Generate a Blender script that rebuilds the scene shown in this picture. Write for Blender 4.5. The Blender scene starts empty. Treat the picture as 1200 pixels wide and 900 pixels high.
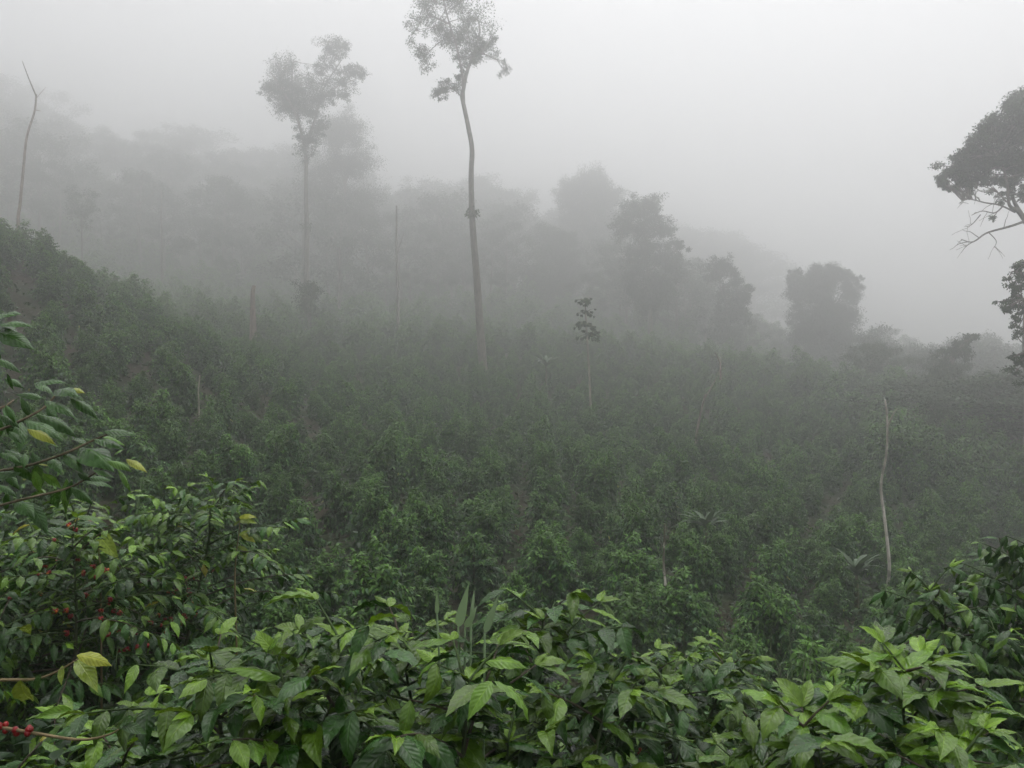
import bpy, math, random
import numpy as np
from mathutils import Vector

SEED = 7
rng = np.random.default_rng(SEED)
R = math.radians
sc = bpy.context.scene
COL = sc.collection
F = 998.0                     # focal length in pixels of a 1200 px wide picture
UP = np.array((0., 0., 1.))


def P(px, py, d):
    """point at depth d (metres in front of the eye) seen at a pixel of the 1200x900 photograph"""
    return np.array(((px - 600) / F * d, d, (450 - py) / F * d))


def nrm(a):
    a = np.asarray(a, float)
    return a / (np.linalg.norm(a, axis=-1, keepdims=True) + 1e-9)


# ------------------------------------------------------------------ materials
def new_mat(name):
    m = bpy.data.materials.new(name)
    m.use_nodes = True
    nt = m.node_tree
    nt.nodes.clear()
    out = nt.nodes.new('ShaderNodeOutputMaterial')
    return m, nt, nt.nodes, nt.links, out


def math_node(nt, op, a=None, b=None, c=None):
    n = nt.nodes.new('ShaderNodeMath')
    n.operation = op
    for i, v in enumerate((a, b, c)):
        if v is None:
            continue
        if isinstance(v, (int, float)):
            n.inputs[i].default_value = v
        else:
            nt.links.new(v, n.inputs[i])
    return n.outputs[0]


def leaf_mat(name, veins=True, rough=0.21, trans=0.14, spec=0.4):
    m, nt, N, L, out = new_mat(name)
    at = N.new('ShaderNodeAttribute'); at.attribute_name = 'col'
    info = N.new('ShaderNodeObjectInfo')
    hs = N.new('ShaderNodeHueSaturation')
    val = N.new('ShaderNodeMapRange')
    val.inputs['To Min'].default_value = 0.8; val.inputs['To Max'].default_value = 1.2
    L.new(info.outputs['Random'], val.inputs['Value'])
    L.new(val.outputs[0], hs.inputs['Value'])
    L.new(at.outputs['Color'], hs.inputs['Color'])
    col = hs.outputs[0]
    pr = N.new('ShaderNodeBsdfPrincipled')
    tr = N.new('ShaderNodeBsdfTranslucent')
    if veins:
        uv = N.new('ShaderNodeUVMap')
        sep = N.new('ShaderNodeSeparateXYZ')
        L.new(uv.outputs[0], sep.inputs[0])
        ax = math_node(nt, 'ABSOLUTE', math_node(nt, 'SUBTRACT', sep.outputs[0], 0.5))      # 0 at midrib, .5 at edge
        mid = math_node(nt, 'SUBTRACT', 1.0, math_node(nt, 'SMOOTH_MIN', math_node(nt, 'MULTIPLY', ax, 22.0), 1.0, 0.2))
        mid = math_node(nt, 'MAXIMUM', mid, 0.0)
        ph = math_node(nt, 'SUBTRACT', sep.outputs[1], math_node(nt, 'MULTIPLY', ax, 0.42))
        sw = math_node(nt, 'SINE', math_node(nt, 'MULTIPLY', ph, 52.0))
        lat = math_node(nt, 'POWER', math_node(nt, 'MAXIMUM', sw, 0.0), 7.0)
        noi = N.new('ShaderNodeTexNoise'); noi.inputs['Scale'].default_value = 38; noi.inputs['Detail'].default_value = 4
        geo = N.new('ShaderNodeTexCoord'); L.new(geo.outputs['Object'], noi.inputs['Vector'])
        vein = math_node(nt, 'MAXIMUM', math_node(nt, 'MULTIPLY', mid, 0.5), math_node(nt, 'MULTIPLY', lat, 0.06))
        mx = N.new('ShaderNodeMix'); mx.data_type = 'RGBA'; mx.blend_type = 'MIX'
        L.new(vein, mx.inputs['Factor'])
        L.new(col, mx.inputs[6])
        lite = N.new('ShaderNodeHueSaturation'); lite.inputs['Value'].default_value = 2.1; lite.inputs['Hue'].default_value = 0.485
        L.new(col, lite.inputs['Color']); L.new(lite.outputs[0], mx.inputs[7])
        mot = N.new('ShaderNodeMix'); mot.data_type = 'RGBA'; mot.blend_type = 'MULTIPLY'
        mot.inputs['Factor'].default_value = 1.0
        mr = N.new('ShaderNodeMapRange'); mr.inputs['From Min'].default_value = .3; mr.inputs['From Max'].default_value = .7
        mr.inputs['To Min'].default_value = .72; mr.inputs['To Max'].default_value = 1.15
        L.new(noi.outputs['Fac'], mr.inputs['Value'])
        L.new(mx.outputs[2], mot.inputs[6]); L.new(mr.outputs[0], mot.inputs[7])
        sp_ = N.new('ShaderNodeTexNoise'); sp_.inputs['Scale'].default_value = 55; sp_.inputs['Detail'].default_value = 2
        L.new(geo.outputs['Object'], sp_.inputs['Vector'])
        sr = N.new('ShaderNodeMapRange'); sr.inputs['From Min'].default_value = .72; sr.inputs['From Max'].default_value = .78
        L.new(sp_.outputs['Fac'], sr.inputs['Value'])
        spot = N.new('ShaderNodeMix'); spot.data_type = 'RGBA'
        L.new(sr.outputs[0], spot.inputs['Factor']); L.new(mot.outputs[2], spot.inputs[6]); spot.inputs[7].default_value = (.11, .075, .025, 1)
        col = spot.outputs[2]
        bmp = N.new('ShaderNodeBump'); bmp.inputs['Strength'].default_value = .32; bmp.inputs['Distance'].default_value = .003
        hh = math_node(nt, 'SUBTRACT', math_node(nt, 'MULTIPLY', sw, .35), math_node(nt, 'MULTIPLY', mid, 1.2))
        L.new(hh, bmp.inputs['Height'])
        L.new(bmp.outputs[0], pr.inputs['Normal'])
        rr = N.new('ShaderNodeMapRange'); rr.inputs['To Min'].default_value = rough - .08; rr.inputs['To Max'].default_value = rough + .2
        L.new(noi.outputs['Fac'], rr.inputs['Value']); L.new(rr.outputs[0], pr.inputs['Roughness'])
    else:
        pr.inputs['Roughness'].default_value = rough
    pr.inputs['Specular IOR Level'].default_value = spec
    L.new(col, pr.inputs['Base Color'])
    t2 = N.new('ShaderNodeHueSaturation'); t2.inputs['Value'].default_value = 1.6; t2.inputs['Hue'].default_value = .485
    L.new(col, t2.inputs['Color']); L.new(t2.outputs[0], tr.inputs['Color'])
    ms = N.new('ShaderNodeMixShader'); ms.inputs[0].default_value = trans
    L.new(pr.outputs[0], ms.inputs[1]); L.new(tr.outputs[0], ms.inputs[2])
    L.new(ms.outputs[0], out.inputs['Surface'])
    return m


def bark_mat(name, scale=9.0, lo=.55, hi=1.35, stretch=.25, patch=None):
    m, nt, N, L, out = new_mat(name)
    at = N.new('ShaderNodeAttribute'); at.attribute_name = 'col'
    tc = N.new('ShaderNodeTexCoord')
    mp = N.new('ShaderNodeMapping'); mp.inputs['Scale'].default_value = (1, 1, stretch)
    L.new(tc.outputs['Object'], mp.inputs['Vector'])
    noi = N.new('ShaderNodeTexNoise'); noi.inputs['Scale'].default_value = scale; noi.inputs['Detail'].default_value = 7
    L.new(mp.outputs[0], noi.inputs['Vector'])
    mr = N.new('ShaderNodeMapRange'); mr.inputs['From Min'].default_value = .3; mr.inputs['From Max'].default_value = .7
    mr.inputs['To Min'].default_value = lo; mr.inputs['To Max'].default_value = hi
    L.new(noi.outputs['Fac'], mr.inputs['Value'])
    mul = N.new('ShaderNodeMix'); mul.data_type = 'RGBA'; mul.blend_type = 'MULTIPLY'; mul.inputs['Factor'].default_value = 1
    L.new(at.outputs['Color'], mul.inputs[6]); L.new(mr.outputs[0], mul.inputs[7])
    col = mul.outputs[2]
    if patch:
        n2 = N.new('ShaderNodeTexNoise'); n2.inputs['Scale'].default_value = 3.2; n2.inputs['Detail'].default_value = 5
        L.new(tc.outputs['Object'], n2.inputs['Vector'])
        r2 = N.new('ShaderNodeMapRange'); r2.inputs['From Min'].default_value = .5; r2.inputs['From Max'].default_value = .56
        L.new(n2.outputs['Fac'], r2.inputs['Value'])
        m2 = N.new('ShaderNodeMix'); m2.data_type = 'RGBA'
        L.new(r2.outputs[0], m2.inputs['Factor']); L.new(col, m2.inputs[6]); m2.inputs[7].default_value = (*patch, 1)
        col = m2.outputs[2]
    pr = N.new('ShaderNodeBsdfPrincipled'); pr.inputs['Roughness'].default_value = .8
    pr.inputs['Specular IOR Level'].default_value = .25
    L.new(col, pr.inputs['Base Color'])
    bmp = N.new('ShaderNodeBump'); bmp.inputs['Strength'].default_value = .6; bmp.inputs['Distance'].default_value = .02
    L.new(noi.outputs['Fac'], bmp.inputs['Height']); L.new(bmp.outputs[0], pr.inputs['Normal'])
    L.new(pr.outputs[0], out.inputs['Surface'])
    return m


def ground_mat():
    m, nt, N, L, out = new_mat('hillside_soil')
    tc = N.new('ShaderNodeTexCoord')
    n1 = N.new('ShaderNodeTexNoise'); n1.inputs['Scale'].default_value = .55; n1.inputs['Detail'].default_value = 8
    n2 = N.new('ShaderNodeTexNoise'); n2.inputs['Scale'].default_value = 9; n2.inputs['Detail'].default_value = 8
    for n in (n1, n2):
        L.new(tc.outputs['Object'], n.inputs['Vector'])
    cr = N.new('ShaderNodeValToRGB')
    e = cr.color_ramp.elements
    e[0].position = .38; e[0].color = (.034, .024, .015, 1)
    e[1].position = .62; e[1].color = (.018, .030, .010, 1)
    k = cr.color_ramp.elements.new(.5); k.color = (.028, .027, .014, 1)
    L.new(n1.outputs['Fac'], cr.inputs[0])
    mr = N.new('ShaderNodeMapRange'); mr.inputs['From Min'].default_value = .3; mr.inputs['From Max'].default_value = .7
    mr.inputs['To Min'].default_value = .5; mr.inputs['To Max'].default_value = 1.5
    L.new(n2.outputs['Fac'], mr.inputs['Value'])
    mul = N.new('ShaderNodeMix'); mul.data_type = 'RGBA'; mul.blend_type = 'MULTIPLY'; mul.inputs['Factor'].default_value = 1
    L.new(cr.outputs[0], mul.inputs[6]); L.new(mr.outputs[0], mul.inputs[7])
    pr = N.new('ShaderNodeBsdfPrincipled'); pr.inputs['Roughness'].default_value = .95; pr.inputs['Specular IOR Level'].default_value = .15
    L.new(mul.outputs[2], pr.inputs['Base Color'])
    bmp = N.new('ShaderNodeBump'); bmp.inputs['Strength'].default_value = .8; bmp.inputs['Distance'].default_value = .08
    L.new(n2.outputs['Fac'], bmp.inputs['Height']); L.new(bmp.outputs[0], pr.inputs['Normal'])
    L.new(pr.outputs[0], out.inputs['Surface'])
    return m


def cherry_mat():
    m, nt, N, L, out = new_mat('coffee_cherry_skin')
    at = N.new('ShaderNodeAttribute'); at.attribute_name = 'col'
    pr = N.new('ShaderNodeBsdfPrincipled'); pr.inputs['Roughness'].default_value = .28
    L.new(at.outputs['Color'], pr.inputs['Base Color'])
    L.new(pr.outputs[0], out.inputs['Surface'])
    return m


M_LEAF = leaf_mat('glossy_coffee_leaf', True)
M_MID = leaf_mat('hillside_coffee_leaf', False, rough=.4, trans=.15, spec=.3)
M_TREE = leaf_mat('forest_leaf', False, rough=.6, trans=.2, spec=.25)
M_BLADE = leaf_mat('grass_blade', False, rough=.45, trans=.3, spec=.35)
M_BARK = bark_mat('tree_bark')
M_TWIG = bark_mat('coffee_twig', scale=30)
M_SNAG = bark_mat('mottled_pale_bark', scale=6, patch=(.6, .56, .5))
M_GROUND = ground_mat()
M_CHERRY = cherry_mat()


# ------------------------------------------------------------------ mesh builder
class MB:
    def __init__(self):
        self.v, self.q, self.c, self.uv, self.n = [], [], [], [], 0

    def add(self, v, q, col, uv=None):
        v = np.asarray(v, float).reshape(-1, 3)
        k = len(v)
        col = np.asarray(col, float)
        if col.ndim == 1:
            col = np.tile(col, (k, 1))
        self.v.append(v); self.q.append(np.asarray(q, int).reshape(-1, 4) + self.n); self.c.append(col)
        self.uv.append(np.full((k, 2), .25) if uv is None else uv)
        self.n += k

    def leaves(self, tm, rot, pos, size, col):
        """many copies of one leaf template: rot (N,3,3) columns x,y,z; pos (N,3); size (N,) or (N,3); col (N,3)"""
        tv, tq, tu = tm
        rot = np.asarray(rot); pos = np.asarray(pos); size = np.asarray(size, float); col = np.asarray(col)
        if len(pos) == 0:
            return
        if size.ndim == 1:
            size = size[:, None] * np.ones(3)
        loc = tv[None] * size[:, None, :]
        v = np.einsum('nij,nkj->nki', rot, loc) + pos[:, None, :]
        n, k = v.shape[:2]
        q = (tq[None] + (np.arange(n) * k)[:, None, None]).reshape(-1, 4)
        self.add(v.reshape(-1, 3), q, np.repeat(col, k, axis=0), np.tile(tu, (n, 1)))

    def tube(self, pts, rad, col, sides=6):
        pts = np.asarray(pts, float)
        n = len(pts)
        rad = np.asarray(rad, float) * np.ones(n)
        t = nrm(np.gradient(pts, axis=0))
        ref = np.array((1., 0.13, 0.07)) if abs(t[0][0]) < .8 else np.array((0., 1., .1))
        a = np.linspace(0, 2 * math.pi, sides, endpoint=False)
        vs = []
        for i in range(n):
            x = nrm(np.cross(t[i], ref)); y = np.cross(t[i], x)
            vs.append(pts[i] + rad[i] * (np.cos(a)[:, None] * x + np.sin(a)[:, None] * y))
        q = []
        for i in range(n - 1):
            for j in range(sides):
                k = (j + 1) % sides
                q.append((i * sides + j, i * sides + k, (i + 1) * sides + k, (i + 1) * sides + j))
        if sides % 2 == 0 and sides >= 4:
            for j in range(1, sides - 2, 2):
                b = (n - 1) * sides
                q.append((b, b + j, b + j + 1, b + j + 2))
        self.add(np.concatenate(vs), q, col)

    def ball(self, c, r, col, nu=8, nv=5):
        c = np.asarray(c, float)
        r = np.asarray(r, float) * np.ones(3)
        th = np.linspace(.05, math.pi - .05, nv + 1)
        ph = np.linspace(0, 2 * math.pi, nu, endpoint=False)
        v = np.array([[math.sin(t) * math.cos(p), math.sin(t) * math.sin(p), math.cos(t)] for t in th for p in ph]) * r + c
        q = [(i * nu + j, (i + 1) * nu + j, (i + 1) * nu + (j + 1) % nu, i * nu + (j + 1) % nu) for i in range(nv) for j in range(nu)]
        q.append((0, 2, 4, 6)); q.append((nv * nu, nv * nu + 6, nv * nu + 4, nv * nu + 2))
        self.add(v, q, col)

    def mesh(self, name, mat):
        me = bpy.data.meshes.new(name)
        v = np.concatenate(self.v); q = np.concatenate(self.q); c = np.concatenate(self.c); uv = np.concatenate(self.uv)
        nq = len(q)
        me.vertices.add(len(v)); me.vertices.foreach_set('co', v.astype(np.float32).ravel())
        me.loops.add(nq * 4); me.loops.foreach_set('vertex_index', q.astype(np.int32).ravel())
        me.polygons.add(nq); me.polygons.foreach_set('loop_start', np.arange(0, nq * 4, 4, dtype=np.int32))
        me.polygons.foreach_set('use_smooth', np.ones(nq, dtype=bool))
        me.update(calc_edges=True)
        at = me.attributes.new('col', 'FLOAT_COLOR', 'POINT')
        at.data.foreach_set('color', np.concatenate([c, np.ones((len(c), 1))], 1).astype(np.float32).ravel())
        ul = me.uv_layers.new(name='UVMap')
        ul.data.foreach_set('uv', uv[q.ravel()].astype(np.float32).ravel())
        me.materials.append(mat)
        me.validate()
        return me

    def build(self, name, mat, parent=None):
        o = bpy.data.objects.new(name, self.mesh(name, mat))
        COL.objects.link(o)
        if parent is not None:
            o.parent = parent
        return o


def tag(o, label, cat, group=None, kind=None):
    if label: o['label'] = label
    if cat: o['category'] = cat
    if group: o['group'] = group
    if kind: o['kind'] = kind
    return o


def thing(name, label, cat, loc, group=None, rz=0.0):
    o = bpy.data.objects.new(name, None)
    COL.objects.link(o)
    o.location = Vector(loc); o.rotation_euler = (0, 0, rz)
    o.empty_display_size = .2
    return tag(o, label, cat, group)


def copy_thing(root, loc, rz, scale=(1, 1, 1), label=None, group=None):
    r = root.copy(); COL.objects.link(r)
    r.location = Vector(loc); r.rotation_euler = (0, 0, rz); r.scale = scale
    if label: r['label'] = label
    if group: r['group'] = group
    for ch in root.children:
        c = ch.copy(); COL.objects.link(c); c.parent = r
    return r


# ------------------------------------------------------------------ leaf templates (length 1 along +Y, upper side +Z)
def leaf_template(rows, halves, width, fold, bend, wave=0.0, tipsharp=.82, twist=0.0):
    """curved, folded leaf with a drip tip; halves = quads on each side of the midrib"""
    t = np.linspace(0, 1, rows + 1)
    w = np.sin(math.pi * np.clip(t, 0, 1) ** tipsharp) ** .85
    w = w * (1 - .5 * t ** 3)
    w[0] = .06; w[-1] = .015
    w = w * width * .5
    cols = np.linspace(-1, 1, 2 * halves + 1)
    # midrib curve
    ang = -bend * t ** 1.3
    dy = np.cos((ang[:-1] + ang[1:]) / 2) / rows
    dz = np.sin((ang[:-1] + ang[1:]) / 2) / rows
    my = np.concatenate([[0], np.cumsum(dy)]); mz = np.concatenate([[0], np.cumsum(dz)])
    v, uv = [], []
    for i in range(rows + 1):
        nz = np.array((0, -math.sin(ang[i]), math.cos(ang[i])))
        tw = twist * t[i]
        for c in cols:
            x = c * w[i]
            lift = abs(x) * fold - .35 * fold * x * x / (width * .5)
            lift += wave * (abs(c) ** 1.5) * math.sin(t[i] * math.pi * 2 * 4.2 + (1.3 if c > 0 else 0)) * min(1, w[i] / (width * .25))
            p = np.array((x * math.cos(tw), my[i], mz[i] + x * math.sin(tw))) + nz * lift
            v.append(p); uv.append((.5 + .5 * c, t[i]))
    m = len(cols)
    q = [(i * m + j, i * m + j + 1, (i + 1) * m + j + 1, (i + 1) * m + j) for i in range(rows) for j in range(m - 1)]
    return np.array(v), np.array(q), np.array(uv)


NEAR = [leaf_template(14, 2, .385, f, b, wv, tw_, tz) for f, b, wv, tw_, tz in
        ((.35, .7, .016, .80, .1), (-.45, 1.0, .02, .86, -.15), (.22, .45, .014, .82, .2), (.7, .9, .022, .78, -.1), (-.3, 1.4, .018, .84, .0), (-.6, .7, .014, .82, .1))]
MIDT = [leaf_template(4, 1, .40, f, b) for f, b in ((.4, .7), (.6, 1.2), (.3, .3))]
FART = [leaf_template(2, 1, .55, .35, .8), leaf_template(2, 1, .5, .2, .3)]
DROOP = [leaf_template(12, 2, .36, f, b, .008, .86, tz) for f, b, tz in ((-.7, .9, .1), (-.9, 1.2, -.1), (-.5, .7, .15))]
BLADE = [leaf_template(10, 1, .10, .6, b, 0, .5) for b in (.2, .7, 1.3)]
GRASS = [leaf_template(5, 1, .035, .5, b, 0, .4) for b in (.3, .9, 1.6)]
FROND = [leaf_template(8, 1, .20, .5, b, 0, .7) for b in (.8, 1.4)]


def basis(d, n):
    d = nrm(d); n = np.asarray(n, float)
    x = nrm(np.cross(d, n)); z = np.cross(x, d)
    return np.stack([x, d, z], axis=-1)


# ------------------------------------------------------------------ terrain
FIELD = .78        # the coffee is young: bushes about 1.5 m tall, the slope correspondingly near
TP = []
for px, py, d, h in ((0, 500, 19, 2), (0, 400, 29, 2), (0, 300, 41, 2), (0, 247, 50, 2), (-200, 330, 24, 2), (-200, 200, 45, 2),
                     (150, 480, 25, 2), (150, 400, 38, 2), (150, 338, 57, 2),
                     (300, 650, 13, 2), (300, 560, 22, 2), (300, 470, 37, 2), (300, 410, 56, 2), (330, 388, 84, 2),
                     (450, 640, 16, 2), (450, 520, 32, 2), (450, 400, 88, 2),
                     (600, 720, 14, 2), (600, 640, 19, 2), (600, 560, 29, 2), (600, 470, 60, 2), (600, 402, 94, 2),
                     (760, 740, 13, 2), (760, 640, 22, 2), (760, 540, 38, 2), (760, 450, 76, 2), (760, 410, 100, 2),
                     (1000, 760, 15, 2), (1000, 650, 28, 2), (1000, 560, 45, 2), (1000, 500, 62, 2), (1000, 450, 85, 2),
                     (1200, 680, 26, 2), (1200, 590, 45, 2), (1200, 530, 70, 2), (1200, 500, 95, 2), (1400, 620, 45, 2)):
    p = P(px, py, d * FIELD); TP.append((p[0], p[1], p[2] - h * FIELD))
TP += [(0, 0, -1.62), (-2, 2, -1.55), (2, 2, -1.85), (0, 4, -2.4), (-3, 5.5, -2.75), (0, 8, -4.0), (-3, 8.5, -3.5), (3, 5, -3.15), (5, 9, -4.7), (-6, 9, -2.7),
       (-5, 2, -.9), (5, 1, -2.2), (0, -10, 1.0), (-12, -6, 2.5), (12, -8, -2.5), (-30, 5, 4), (25, 3, -7),
       (-36, 62, 6), (-72, 120, 14), (-121, 220, 47), (-88, 220, 39), (-55, 220, 30), (-11, 220, 25), (33, 225, 20), (58, 232, 14), (-36, 140, 10), (0, 140, 10), (36, 140, 5),
       (46, 125, -2), (62, 110, -7), (54, 85, -8), (-110, 125, 30), (-140, 290, 66), (-70, 300, 54), (0, 300, 38), (75, 300, 12), (95, 110, -10), (140, 180, -14), (150, 290, -12), (0, 400, 45), (-200, 320, 80), (200, 40, -16), (-60, 45, 17), (-110, 20, 34), (-80, -60, 20),
       (60, -60, -12), (0, -80, 4), (330, 400, -12), (-330, 400, 95), (330, -150, -25), (-330, -150, 50), (-330, 60, 62), (330, 100, -20)]
TP = np.array(TP)


def _tps(r2):
    return np.where(r2 > 1e-9, r2 * np.log(r2 + 1e-12) * .5, 0)


_n = len(TP)
_S = 40.0
_xy = TP[:, :2] / _S
_K = _tps(((_xy[:, None] - _xy[None]) ** 2).sum(-1)) + np.eye(_n) * .0006
_Pm = np.concatenate([np.ones((_n, 1)), _xy], 1)
_A = np.block([[_K, _Pm], [_Pm.T, np.zeros((3, 3))]])
_w = np.linalg.solve(_A, np.concatenate([TP[:, 2], np.zeros(3)]))


def gz(x, y):
    q = np.stack([np.atleast_1d(x), np.atleast_1d(y)], -1).astype(float) / _S
    out = []
    for i in range(0, len(q), 4000):
        c = q[i:i + 4000]
        k = _tps(((c[:, None] - _xy[None]) ** 2).sum(-1))
        out.append(k @ _w[:_n] + _w[_n] + c @ _w[_n + 1:])
    return np.concatenate(out)


def g1(x, y):
    return float(gz(x, y)[0])


def on_ground(px, d):
    x = (px - 600) / F * d
    return np.array((x, d, g1(x, d)))


s = np.linspace(-1, 1, 261)
gx = np.sign(s) * np.abs(s) ** 2.0 * 335
gy = 15 + np.where(s < 0, -np.abs(s) ** 2 * 150, np.abs(s) ** 1.7 * 400)
X, Y = np.meshgrid(gx, gy)
Z = gz(X.ravel(), Y.ravel()).reshape(X.shape)
bump = .06 * np.sin(X * 1.7 + 1.3 * np.sin(Y * .9)) * np.sin(Y * 1.9 + np.sin(X * 1.1)) + .03 * np.sin(X * 4.1 + Y * 2.3) * np.sin(Y * 5.2 - X)
mb = MB()
nx = len(s)
ii, jj = np.meshgrid(np.arange(nx - 1), np.arange(nx - 1))
b = (jj * nx + ii).ravel()
mb.add(np.stack([X, Y, Z + bump - .05], -1).reshape(-1, 3), np.stack([b, b + 1, b + nx + 1, b + nx], -1), (.05, .04, .025))
ground = mb.build('ground', M_GROUND)
tag(ground, 'brown soil of the steep hillside under the coffee plants', 'ground', kind='structure')
GZMIN = float(Z.min())

# ------------------------------------------------------------------ coffee plants
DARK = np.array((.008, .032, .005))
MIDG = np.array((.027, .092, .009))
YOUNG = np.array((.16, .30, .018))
YELLOW = np.array((.38, .36, .03))
WOOD = np.array((.07, .055, .04))


def coffee(r, H, RAD, nst, leafL, pitch, node, tms, young=.35, yellow=.01, lean=.12, base_t=.22, spread=.2, tipcol=1.0, wood=True, fresh_lit=.7, droop=.6, dome=.25, tint=(1., 1., 1.), cap=.35):
    """an arabica bush: upright stems, opposite drooping side branches, leaves in opposite pairs, pale young pairs at the tips"""
    D, Nn, Pn, S, C = [], [], [], [], []
    wd = MB(); fruit = []

    def leaf(p, d, n, sz, c):
        D.append(d); Nn.append(n); Pn.append(p); S.append(sz); C.append(c)

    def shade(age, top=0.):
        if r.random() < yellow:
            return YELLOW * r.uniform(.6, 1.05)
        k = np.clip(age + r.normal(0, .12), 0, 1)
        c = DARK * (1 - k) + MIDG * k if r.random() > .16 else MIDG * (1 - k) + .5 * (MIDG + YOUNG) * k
        if r.random() < top: c = c * .45 + YOUNG * .55 * r.uniform(.6, 1.)  # upper leaves paler: new growth, and top light put into the colour
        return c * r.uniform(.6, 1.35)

    for sidx in range(nst):
        a = r.uniform(0, 2 * math.pi) if nst == 1 else 2 * math.pi * (sidx + r.uniform(-.25, .25)) / nst
        hs = H * r.uniform(.88 - dome * .45, 1.0 - dome * .15) if sidx else H
        top = np.array((math.cos(a), math.sin(a), 0)) * (spread * RAD * r.uniform(.6, 1.3) + lean * hs * .5) * (0 if nst == 1 else 1) + UP * hs
        base = np.array((math.cos(a), math.sin(a), 0)) * .05
        kk = np.linspace(0, 1, 9)
        bow = np.array((r.normal(), r.normal(), 0)) * .05 * hs
        path = base + (top - base) * kk[:, None] + bow * np.sin(kk * math.pi)[:, None]
        if wood:
            wd.tube(path, np.linspace(.02, .003, 9), np.repeat(np.linspace(0, 1, 9)[:, None] ** 2 * (np.array((.05, .09, .03)) - WOOD) + WOOD, 6, axis=0), 6)
        az = r.uniform(0, math.pi)
        nn = int(hs * (1 - base_t) / node * 1.25)
        for i in range(nn + 1):
            t = (i / max(nn, 1)) ** .78
            f = base_t + (1 - base_t) * t
            p0 = np.array([np.interp(f, kk, path[:, j]) for j in range(3)])
            az += math.pi / 2 + r.normal(0, .25)
            if t > .45:      # the leader carries a leaf pair of its own at each upper node
                for sgn in (0, math.pi):
                    aa = az + math.pi / 2 + sgn + r.normal(0, .3)
                    hh = np.array((math.cos(aa), math.sin(aa), 0))
                    leaf(p0, hh + UP * r.uniform(-.35, .45), UP + hh * r.normal(.1, .3), leafL * r.uniform(.75, 1.1), shade(t, fresh_lit * (t - cap)))
            for sgn in (0, math.pi):
                if r.random() < .06:
                    continue
                L = RAD * (.62 + .5 * math.sin(math.pi * (t * .75 + .1))) * (1 - .6 * t ** 3) * (1 - dome * t * t) * r.uniform(.75, 1.15)
                L = max(L, .05)
                e = R(-4 + 52 * t ** 1.3 + r.normal(0, 8))
                aa = az + sgn + r.normal(0, .15)
                h = np.array((math.cos(aa), math.sin(aa), 0))
                nsg = max(2, int(L / pitch))
                p = p0.copy(); pts = [p.copy()]
                bend = r.uniform(.5, 1.0) * min(1.0, L / .5)
                for k in range(1, nsg + 1):
                    sgl = k / nsg
                    ee = e - bend * sgl ** 1.2
                    d = h * math.cos(ee) + UP * math.sin(ee)
                    h = nrm(h + np.array((r.normal(), r.normal(), 0)) * .06)
                    p = p + d * L / nsg; pts.append(p.copy())
                    if sgl < .22 and L > .3:
                        if r.random() < .6: fruit.append(p.copy())
                        continue
                    if sgl < .6 and r.random() < .35: fruit.append(p.copy())
                    side = nrm(np.cross(d, UP))
                    age = sgl * .5 + t * .5
                    for sd in (-1, 1):
                        if r.random() < .07: continue
                        dd = d * r.uniform(.35, .8) + side * sd * r.uniform(.7, 1.0) - UP * r.uniform(-.05, droop)
                        nml = UP + side * sd * r.normal(.15, .35) + d * r.normal(.1, .3)
                        sz = leafL * r.uniform(.7, 1.12) * (1 - .25 * max(0, sgl - .75) * 4 * r.random())
                        leaf(p + side * sd * .004, dd, nml, sz, shade(age, fresh_lit * (max(0, t - cap) * .9 + max(0, sgl - .7) * (1 if cap < .5 else t))))
                # young terminal pair
                if r.random() < young + .4 * t:
                    for sd in (-1, 1):
                        side = nrm(np.cross(d, UP))
                        leaf(p, d * .9 + side * sd * .55 + UP * r.uniform(-.1, .5), UP - d * .2 + side * sd * .3, leafL * r.uniform(.4, .75),
                             (YOUNG * r.uniform(.6, 1.15) * tipcol + MIDG * (1 - tipcol)))
                if wood:
                    wd.tube(pts, np.linspace(.0055, .0022, len(pts)), WOOD * .9 if r.random() < .3 else np.array((.05, .085, .025)), 4)
        # terminal rosette on the leader
        p = path[-1]
        for k in range(10):
            aa = az + k * math.pi / 5 * 2.1 + r.normal(0, .2)
            h = np.array((math.cos(aa), math.sin(aa), 0))
            lift = (r.uniform(-.3, .25), r.uniform(.0, .5), r.uniform(.4, 1.2))[k % 3]
            leaf(p - UP * (.03 * (2 - k % 3)), h + UP * lift, UP + h * r.normal(0, .25), leafL * (r.uniform(.85, 1.1), r.uniform(.8, 1.), r.uniform(.45, .75))[k % 3],
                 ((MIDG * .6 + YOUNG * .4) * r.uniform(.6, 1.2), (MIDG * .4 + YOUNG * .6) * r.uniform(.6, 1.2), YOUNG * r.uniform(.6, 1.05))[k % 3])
    D, Nn, Pn, S, C = map(np.array, (D, Nn, Pn, S, C))
    C = C * np.array(tint)
    rot = basis(D, Nn)
    lb = MB()
    pick = r.integers(0, len(tms), len(Pn))
    for k, tm in enumerate(tms):
        m = pick == k
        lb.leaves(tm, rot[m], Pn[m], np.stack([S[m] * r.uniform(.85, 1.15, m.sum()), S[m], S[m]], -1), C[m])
    return lb, wd, fruit


def cherry_cluster(r, p, n, root, ripe=.7):
    m = MB()
    for k in range(n):
        q = p + nrm(r.normal(size=3)) * .0095 * (1, 1, .9)
        c = (.30, .010, .012) if r.random() < ripe else ((.55, .16, .02) if r.random() < .5 else (.16, .22, .04))
        rr = r.uniform(.0062, .0082)
        m.ball(q, (rr, rr, rr * 1.12), np.array(c) * r.uniform(.6, 1.1))
    return m.build('cherry_cluster', M_CHERRY, root)


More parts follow.
